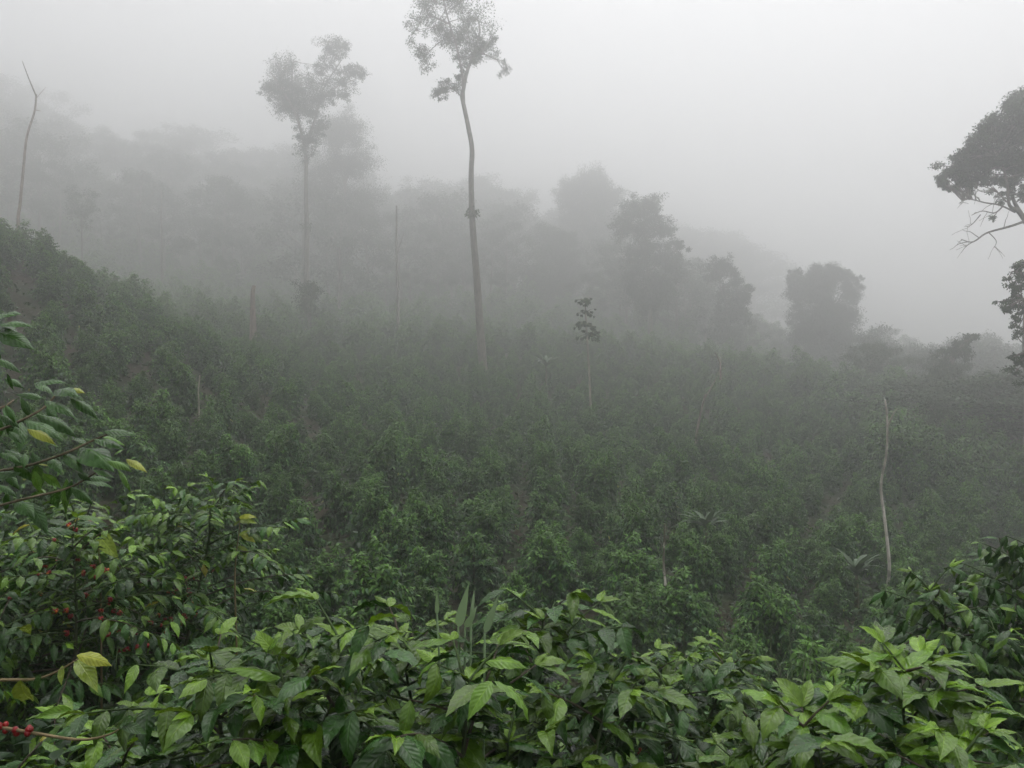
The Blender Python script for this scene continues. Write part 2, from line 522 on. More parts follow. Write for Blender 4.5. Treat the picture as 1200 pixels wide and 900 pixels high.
def near_bush(px, d, pytop, RAD, nst, label, seed, leafL=.143, pitch=.054, node=.08, nfruit=0, young=.4, yellow=.0015, tms=NEAR, rz=0., ripe=.7, spread=.35, nodebase=.2, fresh_lit=.65, droop=.75, gap=None):
    r = np.random.default_rng(seed)
    b = on_ground(px, d)
    H = P(px, pytop, d)[2] - b[2] - .04 * d
    root = thing('coffee_bush', label, 'coffee bush', b, 'coffee bushes in the foreground', rz)
    lb, wd, fruit = coffee(r, H, RAD, nst, leafL, pitch, node, tms, young=young, yellow=yellow, spread=spread, base_t=nodebase, fresh_lit=fresh_lit, droop=droop)
    wd.build('stem', M_TWIG, root)
    if gap:      # the bearing zone, where the older leaves have dropped
        gc = P(gap[0], gap[1], gap[2]) - b
        for i in range(len(lb.v)):
            k = len(tms[0][0])
            v = lb.v[i].reshape(-1, k, 3); m_ = v.mean(1)
            ins = (((m_[:, 0] - gc[0]) / 1.25) ** 2 + (m_[:, 2] - gc[2]) ** 2 < gap[3] ** 2) & (m_[:, 1] < gc[1] + .2)
            ins &= r.random(len(ins)) < .85
            v[ins] = v[ins] * 0 + np.array((0, 0, .1))
            keepq = ~np.repeat(ins, len(tms[0][1]))
            lb.q[i] = lb.q[i][keepq]
    lb.build('foliage', M_LEAF, root)
    if nfruit and gap:
        fr = sorted((q for q in fruit if q[1] < .45), key=lambda q: ((q[0] - gc[0]) / 1.25) ** 2 + (q[2] - gc[2]) ** 2 + .02 * q[1])[:nfruit]
        for q in fr:
            cherry_cluster(r, q, int(r.integers(5, 14)), root, ripe)
    elif nfruit:
        # the fruit that hangs on the side branches facing the open slope, upper half first
        fr = sorted((q for q in fruit if .3 * H < q[2] < .86 * H), key=lambda q: q[1] + r.normal() * .12)[:nfruit]
        for q in fr:
            cherry_cluster(r, q, int(r.integers(5, 14)), root, ripe)
    return root


FG = [
    # px, depth, top py, radius, stems, label, seed, extras
    (318, 2.55, 690, .62, 2, 'large leaved coffee bush in the foreground left of centre with broad glossy leaves', 11, {}),
    (440, 2.35, 742, .5, 2, 'low glossy coffee bush between the two pale crowned bushes of the foreground centre', 12, {}),
    (540, 2.75, 705, .6, 2, 'glossy coffee bush at the bottom centre beside the upright grass blades', 13, {}),
    (655, 2.6, 772, .48, 2, 'coffee bush with arching bright leaf tips right of the upright grass blades', 14, {}),
    (770, 3.9, 752, .7, 3, 'coffee bush with whorled pale tips at the bottom, right of the picture centre', 15, dict(nfruit=6)),
    (985, 2.5, 750, .42, 2, 'coffee bush with large upright pale green leaves in the bottom right foreground', 16, dict(young=.8, leafL=.175, droop=.25, fresh_lit=1.0)),
    (885, 2.7, 815, .4, 1, 'small coffee bush with drooping leaf pairs left of the large upright pale leaves', 17, {}),
    (1130, 2.2, 845, .4, 1, 'low broad leaved coffee plant in the bottom right corner', 18, {}),
    (150, 5.2, 548, 1.0, 5, 'tall coffee bush full of red cherries at the left of the foreground', 19, dict(nfruit=60, leafL=.112, yellow=.004, pitch=.045, gap=(165, 735, 4.7, .2))),
    (15, 4.3, 588, .75, 4, 'shady coffee bush at the left edge with scattered ripe cherries', 20, dict(nfruit=26, yellow=.004, leafL=.11, gap=(80, 655, 3.95, .13))),
    (1195, 4.2, 596, .66, 5, 'dark drooping coffee bush at the right edge of the foreground', 21, dict(nfruit=6, young=.05, leafL=.125, pitch=.045, tms=DROOP, fresh_lit=.04, droop=1.5)),
    (200, 3.1, 800, .6, 2, 'dim coffee bush under the cherry bearing bush at lower left', 22, dict(nfruit=8)),
    (60, 2.7, 850, .5, 2, 'low coffee bush in the bottom left corner under the yellowing twig', 23, dict(nfruit=8)),
    (1060, 3.3, 830, .5, 2, 'shaded coffee bush under the drooping right edge bush', 24, dict(nfruit=4)),
    (610, 5.2, 768, .8, 3, 'coffee bush just behind the upright grass blades', 25, {}),
    (770, 6.8, 735, 1.0, 3, 'rounded coffee bush behind the whorled pale tips', 26, dict(leafL=.14)),
    (400, 5.6, 745, .9, 3, 'coffee bush showing between the foreground leaf crowns left of centre', 27, {}),
    (900, 5.6, 805, .8, 3, 'dark coffee bush behind the tuft of thin grass', 28, dict(young=.25)),
]
for px, d, pt, ra, ns, lab, sd, kw in FG:
    near_bush(px, d, pt, ra, ns, lab, sd, **kw)

# ---- mid slope bushes: five kinds, copied
protos = []
for k, (H, ra, ns) in enumerate(((1.85, .62, 8), (1.65, .68, 8), (2.05, .58, 7), (1.6, .62, 7), (1.9, .70, 9), (1.35, .58, 7))):
    r = np.random.default_rng(100 + k)
    lb, wd, fruit = coffee(r, H, ra, ns, .145, .055, .085, MIDT, young=.35, yellow=.0012, spread=.38, base_t=.08, tipcol=.65, wood=True, fresh_lit=2.0, droop=1.2, lean=.04, dome=.55, tint=(.82, .95, 1.6), cap=.62)  # pale caps, dark flanks: new growth with dome shading put into the colour
    protos.append((lb.mesh('foliage', M_MID), wd.mesh('stem', M_TWIG)))

EDGE_PX = [-400, 0, 150, 250, 350, 600, 800, 900, 1000, 1100, 1200, 1500]
EDGE_D = [FIELD * e_ for e_ in (48, 53, 62, 73, 85, 97, 94, 82, 68, 60, 54, 52)]
spots = []
sp = 2.16 * FIELD
for yi in np.arange(7.6, 77, sp * .92):
    for xi in np.arange(-70, 70, sp):
        x = xi + rng.normal(0, .28) + (sp / 2 if int(yi / (sp * .92)) % 2 else 0); y = yi + rng.normal(0, .28)
        if y < 7.5: continue
        px = 600 + x / y * F
        if px < -90 or px > 1290: continue
        if y > np.interp(px, EDGE_PX, EDGE_D): continue
        if rng.random() < .02: continue
        if any(abs(x - (q[0] - 600) / F * q[1]) < .9 and abs(y - q[1]) < .9 for q in FG): continue
        # a path-like gap near the camera keeps the field below the foreground
        spots.append((x, y))
spots = np.array(spots)
zz = gz(spots[:, 0], spots[:, 1])
hidden = 450 - (zz + 1.6) / spots[:, 1] * F > 900
keep = ~hidden
spots, zz = spots[keep], zz[keep]
inview = (np.abs(spots[:, 0] / spots[:, 1] * F) < 640)
order = np.argsort(spots[:, 1] + np.where(inview, 0, 500))
indiv = order[:296]
far = order[296:]
first = {}
BUSH_LABEL = 'dark green coffee bush growing on the misty slope beyond the foreground leaves'
for n, i in enumerate(indiv):
    k = int(rng.integers(0, len(protos)))
    sc_ = FIELD * rng.uniform(.7, 1.25)
    loc = (spots[i][0], spots[i][1], zz[i] - .04)
    rz = rng.uniform(0, 6.28)
    if k not in first:
        root = thing('coffee_bush', BUSH_LABEL, 'coffee bush', loc, 'coffee bushes planted on the slope', rz)
        for me, nm in zip(protos[k], ('foliage', 'stem')):
            o = bpy.data.objects.new(nm, me); COL.objects.link(o); o.parent = root
        root.scale = (sc_, sc_, sc_ * rng.uniform(.85, 1.1))
        first[k] = root
    else:
        copy_thing(first[k], loc, rz, (sc_, sc_, sc_ * rng.uniform(.85, 1.1)))
# the rest of the field: one object whose points carry the same kinds of bush
def spread(name, label, cat, pts, size):
    fme = bpy.data.meshes.new(name)
    fme.from_pydata(np.asarray(pts).tolist(), [], [])
    n_ = len(pts)
    for nm, ty, dat in (('turn', 'FLOAT', rng.uniform(0, 6.28, n_)), ('size', 'FLOAT', size), ('sort', 'INT', rng.integers(0, len(protos), n_))):
        a_ = fme.attributes.new(nm, ty, 'POINT'); a_.data.foreach_set('value', np.asarray(dat).astype(np.int32 if ty == 'INT' else np.float32))
    fo = bpy.data.objects.new(name, fme); COL.objects.link(fo)
    ng = bpy.data.node_groups.new('spread_bushes', 'GeometryNodeTree')
    ng.interface.new_socket('Geometry', in_out='INPUT', socket_type='NodeSocketGeometry')
    ng.interface.new_socket('Geometry', in_out='OUTPUT', socket_type='NodeSocketGeometry')
    gi, go = ng.nodes.new('NodeGroupInput'), ng.nodes.new('NodeGroupOutput')
    iop = ng.nodes.new('GeometryNodeInstanceOnPoints'); iop.inputs['Pick Instance'].default_value = True
    gti = ng.nodes.new('GeometryNodeGeometryToInstance')
    for k in sorted(first):
        oi = ng.nodes.new('GeometryNodeObjectInfo'); oi.transform_space = 'ORIGINAL'
        oi.inputs['Object'].default_value = [c for c in first[k].children if c.name.startswith('foliage')][0]
        oi.inputs['As Instance'].default_value = False
        ng.links.new(oi.outputs['Geometry'], gti.inputs[0])

    def named(nm, ty):
        q_ = ng.nodes.new('GeometryNodeInputNamedAttribute'); q_.data_type = ty; q_.inputs['Name'].default_value = nm
        return q_.outputs['Attribute']
    cx = ng.nodes.new('ShaderNodeCombineXYZ'); ng.links.new(named('turn', 'FLOAT'), cx.inputs[2])
    ng.links.new(gi.outputs[0], iop.inputs['Points']); ng.links.new(gti.outputs[0], iop.inputs['Instance'])
    ng.links.new(named('sort', 'INT'), iop.inputs['Instance Index']); ng.links.new(cx.outputs[0], iop.inputs['Rotation'])
    ng.links.new(named('size', 'FLOAT'), iop.inputs['Scale']); ng.links.new(iop.outputs[0], go.inputs[0])
    fo.modifiers.new('spread', 'NODES').node_group = ng
    return tag(fo, label, cat, kind='stuff')


spread('coffee_bush_field', 'mass of coffee bushes covering the upper slope below the foggy forest', 'coffee field',
       np.stack([spots[far][:, 0], spots[far][:, 1], zz[far] - .04], -1), FIELD * rng.uniform(.7, 1.25, len(far)))

# ------------------------------------------------------------------ trees
TLEAF = np.array((.035, .060, .022))
BARK = np.array((.19, .17, .145))


def clump(m, r, c, rad, n, size, flat=.75, col=TLEAF, hang=0.0, soft=.42):
    """airy leaf spray round a point, thinning outwards without a hard rim"""
    rad = np.asarray(rad, float) * np.ones(3)
    w = nrm(r.normal(size=(n, 3)))
    ph = r.uniform(0, 6.28, 2)
    lump = 1 + .25 * np.sin(3 * np.arctan2(w[:, 1], w[:, 0]) + ph[0]) + .2 * np.sin(4 * w[:, 2] + ph[1])
    p = c + w * (r.random(n) ** soft * lump)[:, None] * rad * np.array((1, 1, flat))
    u = nrm(p - c)
    d = nrm(r.normal(size=(n, 3)) * .9 + u * .5 - UP * (.3 + hang))
    nn = u * .3 + UP * .7 + r.normal(size=(n, 3)) * .5
    rot = basis(d, nn)
    cc = col * (r.uniform(.6, 1.5, n)[:, None])
    pick = r.integers(0, 2, n)
    for k in (0, 1):
        mk = pick == k
        m.leaves(FART[k], rot[mk], p[mk], size * r.uniform(.6, 1.3, mk.sum()), cc[mk])


def spline(pts, n):
    pts = np.asarray(pts, float)
    t = np.linspace(0, len(pts) - 1, n)
    out = []
    for x in t:
        i = min(int(x), len(pts) - 2); f = x - i
        p0 = pts[max(i - 1, 0)]; p1 = pts[i]; p2 = pts[i + 1]; p3 = pts[min(i + 2, len(pts) - 1)]
        out.append(.5 * ((2 * p1) + (-p0 + p2) * f + (2 * p0 - 5 * p1 + 4 * p2 - p3) * f * f + (-p0 + 3 * p1 - 3 * p2 + p3) * f ** 3))
    return np.array(out)


def limb(m, r, a, b, ra, rb, sag=.0, col=BARK, n=8, sides=6):
    a = np.asarray(a, float); b = np.asarray(b, float)
    L = np.linalg.norm(b - a)
    k = np.linspace(0, 1, n)
    j = np.cumsum(r.normal(0, .035 * L, (n, 3)), axis=0); j -= np.outer(k, j[-1])
    pts = a + (b - a) * k[:, None] + j * .6 + UP * (sag * L * np.sin(k * math.pi))[:, None]
    m.tube(pts, np.linspace(ra, rb, n), col, sides)
    return pts


def make_tree(r, H, crown_h, crown_r, nlimb, leaf, nleaf, rt=.28, flat=.7, bend=.04, clr=1.0, dense=1.0):
    """forest tree in its own space: bent tapered trunk, limbs, twigs, leaf clumps with gaps"""
    wd, cr = MB(), MB()
    k = np.linspace(0, 1, 12)
    wob = np.cumsum(r.normal(0, bend * H / 12, (12, 2)), axis=0)
    path = np.stack([wob[:, 0], wob[:, 1], k * H * .93], -1)
    wd.tube(path, np.interp(k, (0, .06, 1), (rt * 1.5, rt, rt * .22)), BARK, 9)
    for i in range(nlimb):
        f = 1 - crown_h + crown_h * ((i + r.random()) / nlimb) * .95
        p0 = np.array([np.interp(f * .93 / .93, k, path[:, j]) for j in range(3)])
        a = i * 2.4 + r.normal(0, .4)
        tt = (f - (1 - crown_h)) / crown_h
        L = crown_r * (.55 + .75 * math.sin(math.pi * (.18 + .72 * tt))) * r.uniform(.65, 1.1)
        e = R(r.uniform(5, 35) + 35 * tt)
        b = p0 + np.array((math.cos(a) * math.cos(e), math.sin(a) * math.cos(e), math.sin(e))) * L
        pts = limb(wd, r, p0, b, rt * .34, rt * .1, .06)
        for q in range(int(r.integers(2, 5))):
            st = pts[int(r.integers(3, 7))]
            off = nrm(r.normal(size=3) * (1, 1, .6) + (b - p0) / (L + 1e-6) * .9 + UP * .2) * L * r.uniform(.25, .5)
            limb(wd, r, st, st + off, rt * .12, rt * .04, .05, n=5, sides=4)
            rd = crown_r * r.uniform(.2, .36)
            clump(cr, r, st + off, rd, int(nleaf * dense * (rd / crown_r / .28) ** 2), leaf, flat, TLEAF * clr)
        rd = crown_r * r.uniform(.22, .38)
        clump(cr, r, b, rd, int(nleaf * dense * (rd / crown_r / .28) ** 2), leaf, flat, TLEAF * clr)
    return wd, cr


def put_tree(name, label, cat, base, wd, cr, group=None, rz=0., bark=M_BARK):
    root = thing(name, label, cat, base, group, rz)
    wd.build('trunk', bark, root)
    if cr is not None and cr.n: cr.build('crown', M_TREE, root)
    return root


def drawn_tree(name, label, d, trunk_px, rad, limbs, clumps, seed, twigs=0, puff=1.15, leaf=.3, nleaf=220, group=None, col=TLEAF, bark=BARK, epi=(), bmat=M_BARK, deep=.8, flat=.8, extra_limb=True):
    """a tree with its own trunk bend, limbs and leaf masses, standing d metres away; clumps (px, py, r px) get depth of their own"""
    r = np.random.default_rng(seed)
    px0 = trunk_px[0][0]
    base = on_ground(px0, d)
    wd, cr = MB(), MB()
    pts = [np.array((base[0], d, base[2] - .1))]
    for (x, y) in trunk_px:
        q = P(x, y, d)
        if q[2] > pts[-1][2] + .15: pts.append(q)
    pts = np.array(pts) - base
    n = len(pts)
    pts[1:, 1] += np.cumsum(r.normal(0, .15, n - 1))
    sm = spline(pts, 5 * n)
    h = (sm[:, 2] - sm[0, 2]) / (sm[-1, 2] - sm[0, 2])
    wd.tube(sm, np.interp(h, (0, .05, 1), (rad * 1.5, rad * 1.1, rad * .5)), bark, 10)
    lp = []
    for ln in limbs:
        w = ln[0]; pp = []
        dy = r.normal(0, 1.0)
        for i, (x, y) in enumerate(ln[1:]):
            q = P(x, y, d) - base
            q[1] += dy * i * .6 + np.interp(q[2], sm[:, 2], sm[:, 1])
            pp.append(q)
        pp = spline(np.array(pp), 4 * len(pp))
        wd.tube(pp, np.linspace(w, w * .3, len(pp)), bark, 7)
        lp.append(pp)
        for _ in range(twigs if w < .08 else 0):
            i0 = int(r.integers(len(pp) // 3, len(pp) - 1))
            dv = nrm(nrm(pp[-1] - pp[0]) * .8 + r.normal(size=3) * .7)
            limb(wd, r, pp[i0], pp[i0] + dv * r.uniform(.4, 1.1), w * .35, .008, .05, bark, 6, 4)
    ex = []
    for i in range(len(clumps)):
        a_ = clumps[i]
        near = sorted((c_ for c_ in clumps if c_ is not a_), key=lambda c_: (c_[0] - a_[0]) ** 2 + (c_[1] - a_[1]) ** 2)[:2]
        for c_ in near:
            dist = math.hypot(c_[0] - a_[0], c_[1] - a_[1])
            if dist < 2.4 * max(a_[2], c_[2]):
                f_ = r.uniform(.35, .65)
                ex.append((a_[0] * f_ + c_[0] * (1 - f_), a_[1] * f_ + c_[1] * (1 - f_), .75 * min(a_[2], c_[2]), .45))
    clumps = [(c_[0], c_[1], c_[2] * puff, *c_[3:]) for c_ in list(clumps) + ex]
    allp = np.concatenate(lp + [sm[-5:]]) if lp else sm[-5:]
    for (x, y, pr, *o) in clumps:
        rr = pr / F * d
        c = P(x, y, d) - base
        c[1] += r.normal(0, deep * rr) + sm[-1, 1]
        ra = np.array((rr, rr * 1.15, rr))
        dens = o[0] if o else 1.0
        if extra_limb:
            nearest = allp[np.argmin(((allp - c) ** 2).sum(1))]
            limb(wd, r, nearest, c, max(.03, rad * .13), .015, .04, bark, 6, 4)
        nsub = max(4, int(rr * 8))
        for k in range(nsub):
            cc = c + nrm(r.normal(size=3)) * rr * r.uniform(.2, 1.15) * np.array((1, 1, flat))
            if extra_limb and r.random() < .6:
                limb(wd, r, c, cc, .025, .008, 0, bark, 4, 4)
            clump(cr, r, cc, ra * r.uniform(.28, .52), int(nleaf * dens * (rr / 1.5) ** 1.3 * 2.6 / nsub) + 12, leaf * .55, flat, col * r.uniform(.8, 1.2))
    root = put_tree(name, label, 'tree', base, wd, cr if cr.n else None, group, bark=bmat)
    for (x, y, pr) in epi:
        m = MB()
        c = P(x, y, d) - base
        c[1] += np.interp(c[2], sm[:, 2], sm[:, 1])
        c[0] = np.interp(c[2], sm[:, 2], sm[:, 0])
        clump(m, r, c, pr / F * d, 160, .28, 1.0, np.array((.05, .07, .025)), .5)
        m.build('epiphyte', M_TREE, root)
    return root


# the tall slim tree in the middle
drawn_tree('forest_tree', 'tallest slim tree with a long bare curved trunk and small open crown, top centre', 64,
           [(568, 478), (566, 430), (563, 390), (559, 330), (555, 280), (553, 248), (552, 205), (553, 175), (549, 150), (541, 112)], .30,
           [(.12, (543, 118), (542, 90), (536, 60), (525, 25), (518, -10)), (.17, (541, 112), (545, 80), (552, 50), (560, 15), (556, -12)),
            (.06, (541, 112), (530, 98), (520, 92)), (.07, (548, 66), (562, 62), (578, 70), (590, 76)), (.06, (528, 38), (512, 46), (496, 58)),
            (.08, (525, 25), (505, 15), (488, 20))],
           [(492, 22, 17), (510, 5, 20), (535, 0, 24), (556, 18, 22), (548, 45, 24), (566, 52, 16), (530, 45, 17), (491, 58, 15), (500, 72, 10, .7), (517, 98, 11), (531, 95, 13),
            (512, 108, 7), (590, 74, 11, .8), (575, 40, 9, .7), (540, 66, 11), (556, 66, 12), (520, 30, 12), (528, -25, 20), (550, -20, 18), (543, 84, 6)], 31, leaf=.24, nleaf=400, epi=((553, 249, 8),))
# second tall tree to its left
drawn_tree('forest_tree', 'tall tree with a broad lopsided crown left of the slim curved tree', 100,
           [(360, 396), (359, 330), (359, 270), (358, 225), (358, 190), (357, 168)], .36,
           [(.2, (357, 175), (350, 140), (335, 110), (325, 95)), (.2, (358, 170), (368, 130), (372, 100), (392, 60)), (.12, (366, 135), (385, 105), (420, 88)), (.12, (350, 140), (345, 100), (350, 80))],
           [(322, 92, 20), (340, 82, 20), (312, 104, 11), (330, 118, 17), (350, 105, 22), (368, 92, 20), (362, 122, 20), (345, 130, 14), (352, 158, 13), (368, 160, 12), (358, 180, 10, .8),
            (385, 112, 15), (400, 88, 14), (392, 62, 14), (400, 52, 11), (413, 78, 10), (426, 88, 9, .7), (378, 72, 12, .7), (404, 112, 9, .7), (340, 108, 18), (372, 140, 12)], 32, leaf=.32, nleaf=430, epi=((359, 265, 6),))
drawn_tree('vine_tree', 'dark ivy covered bush tree at the foot of the lopsided crowned tree', 84,
           [(363, 400), (362, 360), (361, 330)], .2, [], [(361, 335, 14), (362, 352, 18), (358, 368, 15), (367, 345, 12)], 33, leaf=.32)
drawn_tree('forest_tree', 'pale hazy tree with a rounded crown right behind the lopsided crowned tree', 150,
           [(408, 380), (407, 300), (405, 230), (404, 190)], .4, [(.2, (405, 220), (395, 180), (390, 150)), (.2, (405, 215), (415, 180), (425, 165))],
           [(398, 140, 22), (412, 160, 22), (385, 165, 20), (402, 190, 26), (425, 190, 20), (380, 205, 20), (420, 225, 24), (395, 235, 24), (432, 255, 18), (405, 262, 24), (380, 255, 18)], 34, leaf=.42, nleaf=500)
# dead trunk on the left ridge
drawn_tree('dead_tree', 'bare dead trunk with a forked tip standing on the left ridge', 56,
           [(23, 262), (24, 240), (26, 200), (29, 160), (36, 128), (38, 108)], .11, [(.05, (38, 110), (38, 95), (39, 80)), (.018, (37, 114), (44, 106), (50, 100)), (.03, (36, 126), (41, 126))],
           [], 35, bark=np.array((.34, .27, .24)), extra_limb=False)
drawn_tree('forest_tree', 'small faint tree with a thin trunk right of the bare dead trunk', 120,
           [(97, 300), (97, 270), (97, 245)], .14, [(.08, (97, 262), (90, 245)), (.08, (97, 258), (106, 246))],
           [(90, 232, 10), (102, 228, 10), (85, 246, 9), (108, 244, 9), (97, 252, 11), (98, 266, 9, .6)], 36, leaf=.34)
# stump and pale thin trunks
drawn_tree('broken_trunk', 'short broken pale trunk standing at the top edge of the coffee field', 60,
           [(296, 395), (296, 370), (297, 345), (298, 335)], .26, [], [], 37, bark=np.array((.27, .21, .18)), extra_limb=False)
drawn_tree('bare_trunk', 'thin pale bare trunk between the lopsided tree and the slim curved tree', 84,
           [(466, 395), (466, 360), (465, 320), (464, 295), (464, 240)], .16, [(.05, (464, 300), (468, 280), (470, 268))], [], 38, bark=np.array((.26, .235, .21)), extra_limb=False)
drawn_tree('bare_trunk', 'pale slender trunk standing in fog left of the lopsided tree', 125,
           [(190, 310), (189, 270), (189, 225)], .2, [], [], 39, bark=np.array((.26, .235, .21)), extra_limb=False)
drawn_tree('bare_trunk', 'pale slender trunk rising just right of the ivy covered bush tree', 104,
           [(398, 385), (398, 340), (399, 290)], .2, [], [], 40, bark=np.array((.30, .28, .26)), extra_limb=False)
drawn_tree('bare_trunk', 'short thin pole standing among coffee bushes on the left slope', 27,
           [(235, 462), (235, 452), (236, 440)], .035, [], [], 41, bark=np.array((.34, .31, .26)), extra_limb=False)
drawn_tree('mottled_snag', 'tall thin mottled white snag rising from the coffee on the right slope', 23,
           [(1041, 690), (1040, 660), (1037, 610), (1035, 570), (1036, 530), (1033, 490), (1031, 468)], .045, [(.03, (1034, 500), (1036, 485), (1037, 478))], [], 42, bark=np.array((.5, .46, .4)), bmat=M_SNAG, extra_limb=False)
drawn_tree('mottled_snag', 'short thin pale snag among the coffee bushes right of centre', 16.5,
           [(780, 685), (779, 660), (779, 635), (778, 613)], .03, [], [], 43, bark=np.array((.2, .18, .14)), bmat=M_SNAG, extra_limb=False)
drawn_tree('leaning_dead_tree', 'leaning pinkish dead trunk with pale forked branches among the coffee right of centre', 43,
           [(817, 515), (821, 490), (828, 462)], .085, [(.035, (828, 466), (838, 455), (850, 440), (858, 425), (862, 412)), (.06, (846, 445), (848, 425), (845, 412))], [], 44, bark=np.array((.2, .165, .14)), extra_limb=False)

# papaya like tree
b0 = on_ground(692, 49)
r = np.random.default_rng(51)
wd, cr = MB(), MB()
q = [np.zeros(3)] + [P(x, y, 49) - b0 for x, y in ((692, 470), (690, 430), (688, 395), (686, 360))]
q = spline(np.array(q), 16)
wd.tube(q, np.linspace(.085, .045, 16), np.array((.33, .3, .25)), 8)
for (cx, cy, n, L) in ((686, 352, 24, 1.1), (687, 366, 18, 1.0), (688, 380, 24, 1.25), (690, 392, 22, 1.35)):
    c = P(cx, cy, 49) - b0; L *= .8
    a = r.uniform(0, 6.28, n)
    d = np.stack([np.cos(a), np.sin(a), r.uniform(-.6, .5, n)], -1)
    for k in range(n):
        e = c + nrm(d[k]) * L * r.uniform(.15, .75)
        wd.tube([c, (c + e) / 2 + UP * .06, e], [.018, .014, .01], (.2, .22, .12), 4)
        m = 14
        aa = a[k] + r.uniform(-1.2, 1.2, m)
        dd = np.stack([np.cos(aa), np.sin(aa), r.uniform(-.9, .1, m)], -1)
        cr.leaves(FART[0], basis(dd, np.tile(UP, (m, 1)) + r.normal(size=(m, 3)) * .2), np.tile(e, (m, 1)), L * .2 * r.uniform(.7, 1.3, m), np.tile(TLEAF * 1.5, (m, 1)) * r.uniform(.7, 1.4, (m, 1)))
put_tree('papaya_tree', 'small papaya like tree with a pale thin trunk and whorled leaves in two tiers', 'tree', b0, wd, cr)

# middle and right forest edge trees
drawn_tree('forest_tree', 'faint tall tree whose rounded top shows behind the darker central trees', 185,
           [(695, 380), (694, 320), (692, 270), (690, 235)], .4, [(.2, (692, 260), (680, 235), (672, 220)), (.2, (692, 255), (700, 230), (706, 215))],
           [(680, 215, 20), (698, 208, 18), (665, 228, 15), (710, 228, 18), (690, 238, 22), (672, 250, 16), (712, 255, 18), (655, 280, 20), (690, 275, 24)], 52, leaf=.5, nleaf=700)
drawn_tree('forest_tree', 'tall dark tree with a ragged stepped crown right of the papaya like tree', 116,
           [(762, 405), (762, 370), (760, 330), (757, 290), (754, 260)], .34, [(.18, (758, 300), (742, 270), (735, 250)), (.18, (756, 280), (770, 258), (780, 250)), (.12, (760, 320), (780, 300), (795, 292))],
           [(738, 248, 16), (755, 238, 15), (765, 246, 14), (730, 270, 18), (752, 268, 20), (776, 265, 16), (790, 282, 12), (798, 290, 7, .7), (745, 295, 22), (770, 298, 20), (785, 312, 14), (738, 320, 16), (765, 328, 22),
            (750, 345, 18), (778, 340, 14), (760, 362, 16)], 53, leaf=.36, nleaf=600)
drawn_tree('forest_tree', 'hazy bushy tree left of the ragged stepped crown', 155,
           [(660, 395), (659, 350), (657, 310)], .34, [(.18, (658, 330), (645, 300)), (.18, (658, 325), (668, 295))],
           [(642, 275, 15), (655, 285, 16), (668, 280, 12), (640, 300, 18), (662, 308, 18), (630, 325, 20), (655, 335, 22), (672, 330, 16), (620, 345, 16), (645, 355, 18)], 54, leaf=.42, nleaf=800)
drawn_tree('forest_tree', 'tree with a twin lobed crown above the leaning dead trunk', 115,
           [(850, 430), (851, 390), (850, 355), (848, 335)], .26, [(.12, (850, 360), (842, 335), (840, 320)), (.12, (850, 355), (866, 340), (872, 332))],
           [(840, 312, 13), (850, 310, 10), (834, 326, 10), (852, 325, 13), (868, 335, 12), (876, 345, 10), (846, 345, 14), (864, 358, 14), (850, 370, 14), (870, 372, 10), (848, 392, 14), (858, 408, 14)], 55, leaf=.34, nleaf=600)
drawn_tree('forest_tree', 'large dense rounded dark tree standing alone on the right skyline', 124,
           [(966, 455), (966, 420), (966, 385), (966, 355)], .34, [(.16, (966, 385), (945, 350), (935, 335)), (.16, (966, 380), (990, 345), (998, 335)), (.14, (966, 360), (968, 330), (968, 318))],
           [(930, 322, 9), (932, 340, 13), (950, 325, 14), (962, 318, 13), (978, 318, 13), (990, 325, 12), (1000, 336, 10), (958, 335, 16), (975, 360, 20), (950, 388, 18), (985, 390, 18), (968, 330, 16), (940, 340, 12), (965, 372, 22), (1006, 327, 4, .7), (945, 350, 17), (968, 345, 20), (990, 352, 15), (936, 368, 14), (955, 378, 20), (980, 378, 20),
            (998, 370, 10), (945, 400, 18), (970, 405, 22), (992, 400, 14), (958, 425, 20), (985, 425, 18)], 56, leaf=.36, nleaf=900, deep=.6)
drawn_tree('vine_snag', 'slanting dark trunk draped in vines at the right edge of the forest', 60,
           [(1095, 460), (1112, 435), (1124, 415), (1136, 400), (1150, 392)], .16, [], [(1100, 442, 12), (1110, 430, 12), (1118, 420, 11), (1126, 411, 11), (1134, 403, 9), (1142, 398, 7), (1149, 393, 5), (1092, 455, 14)], 57, leaf=.28, nleaf=700)
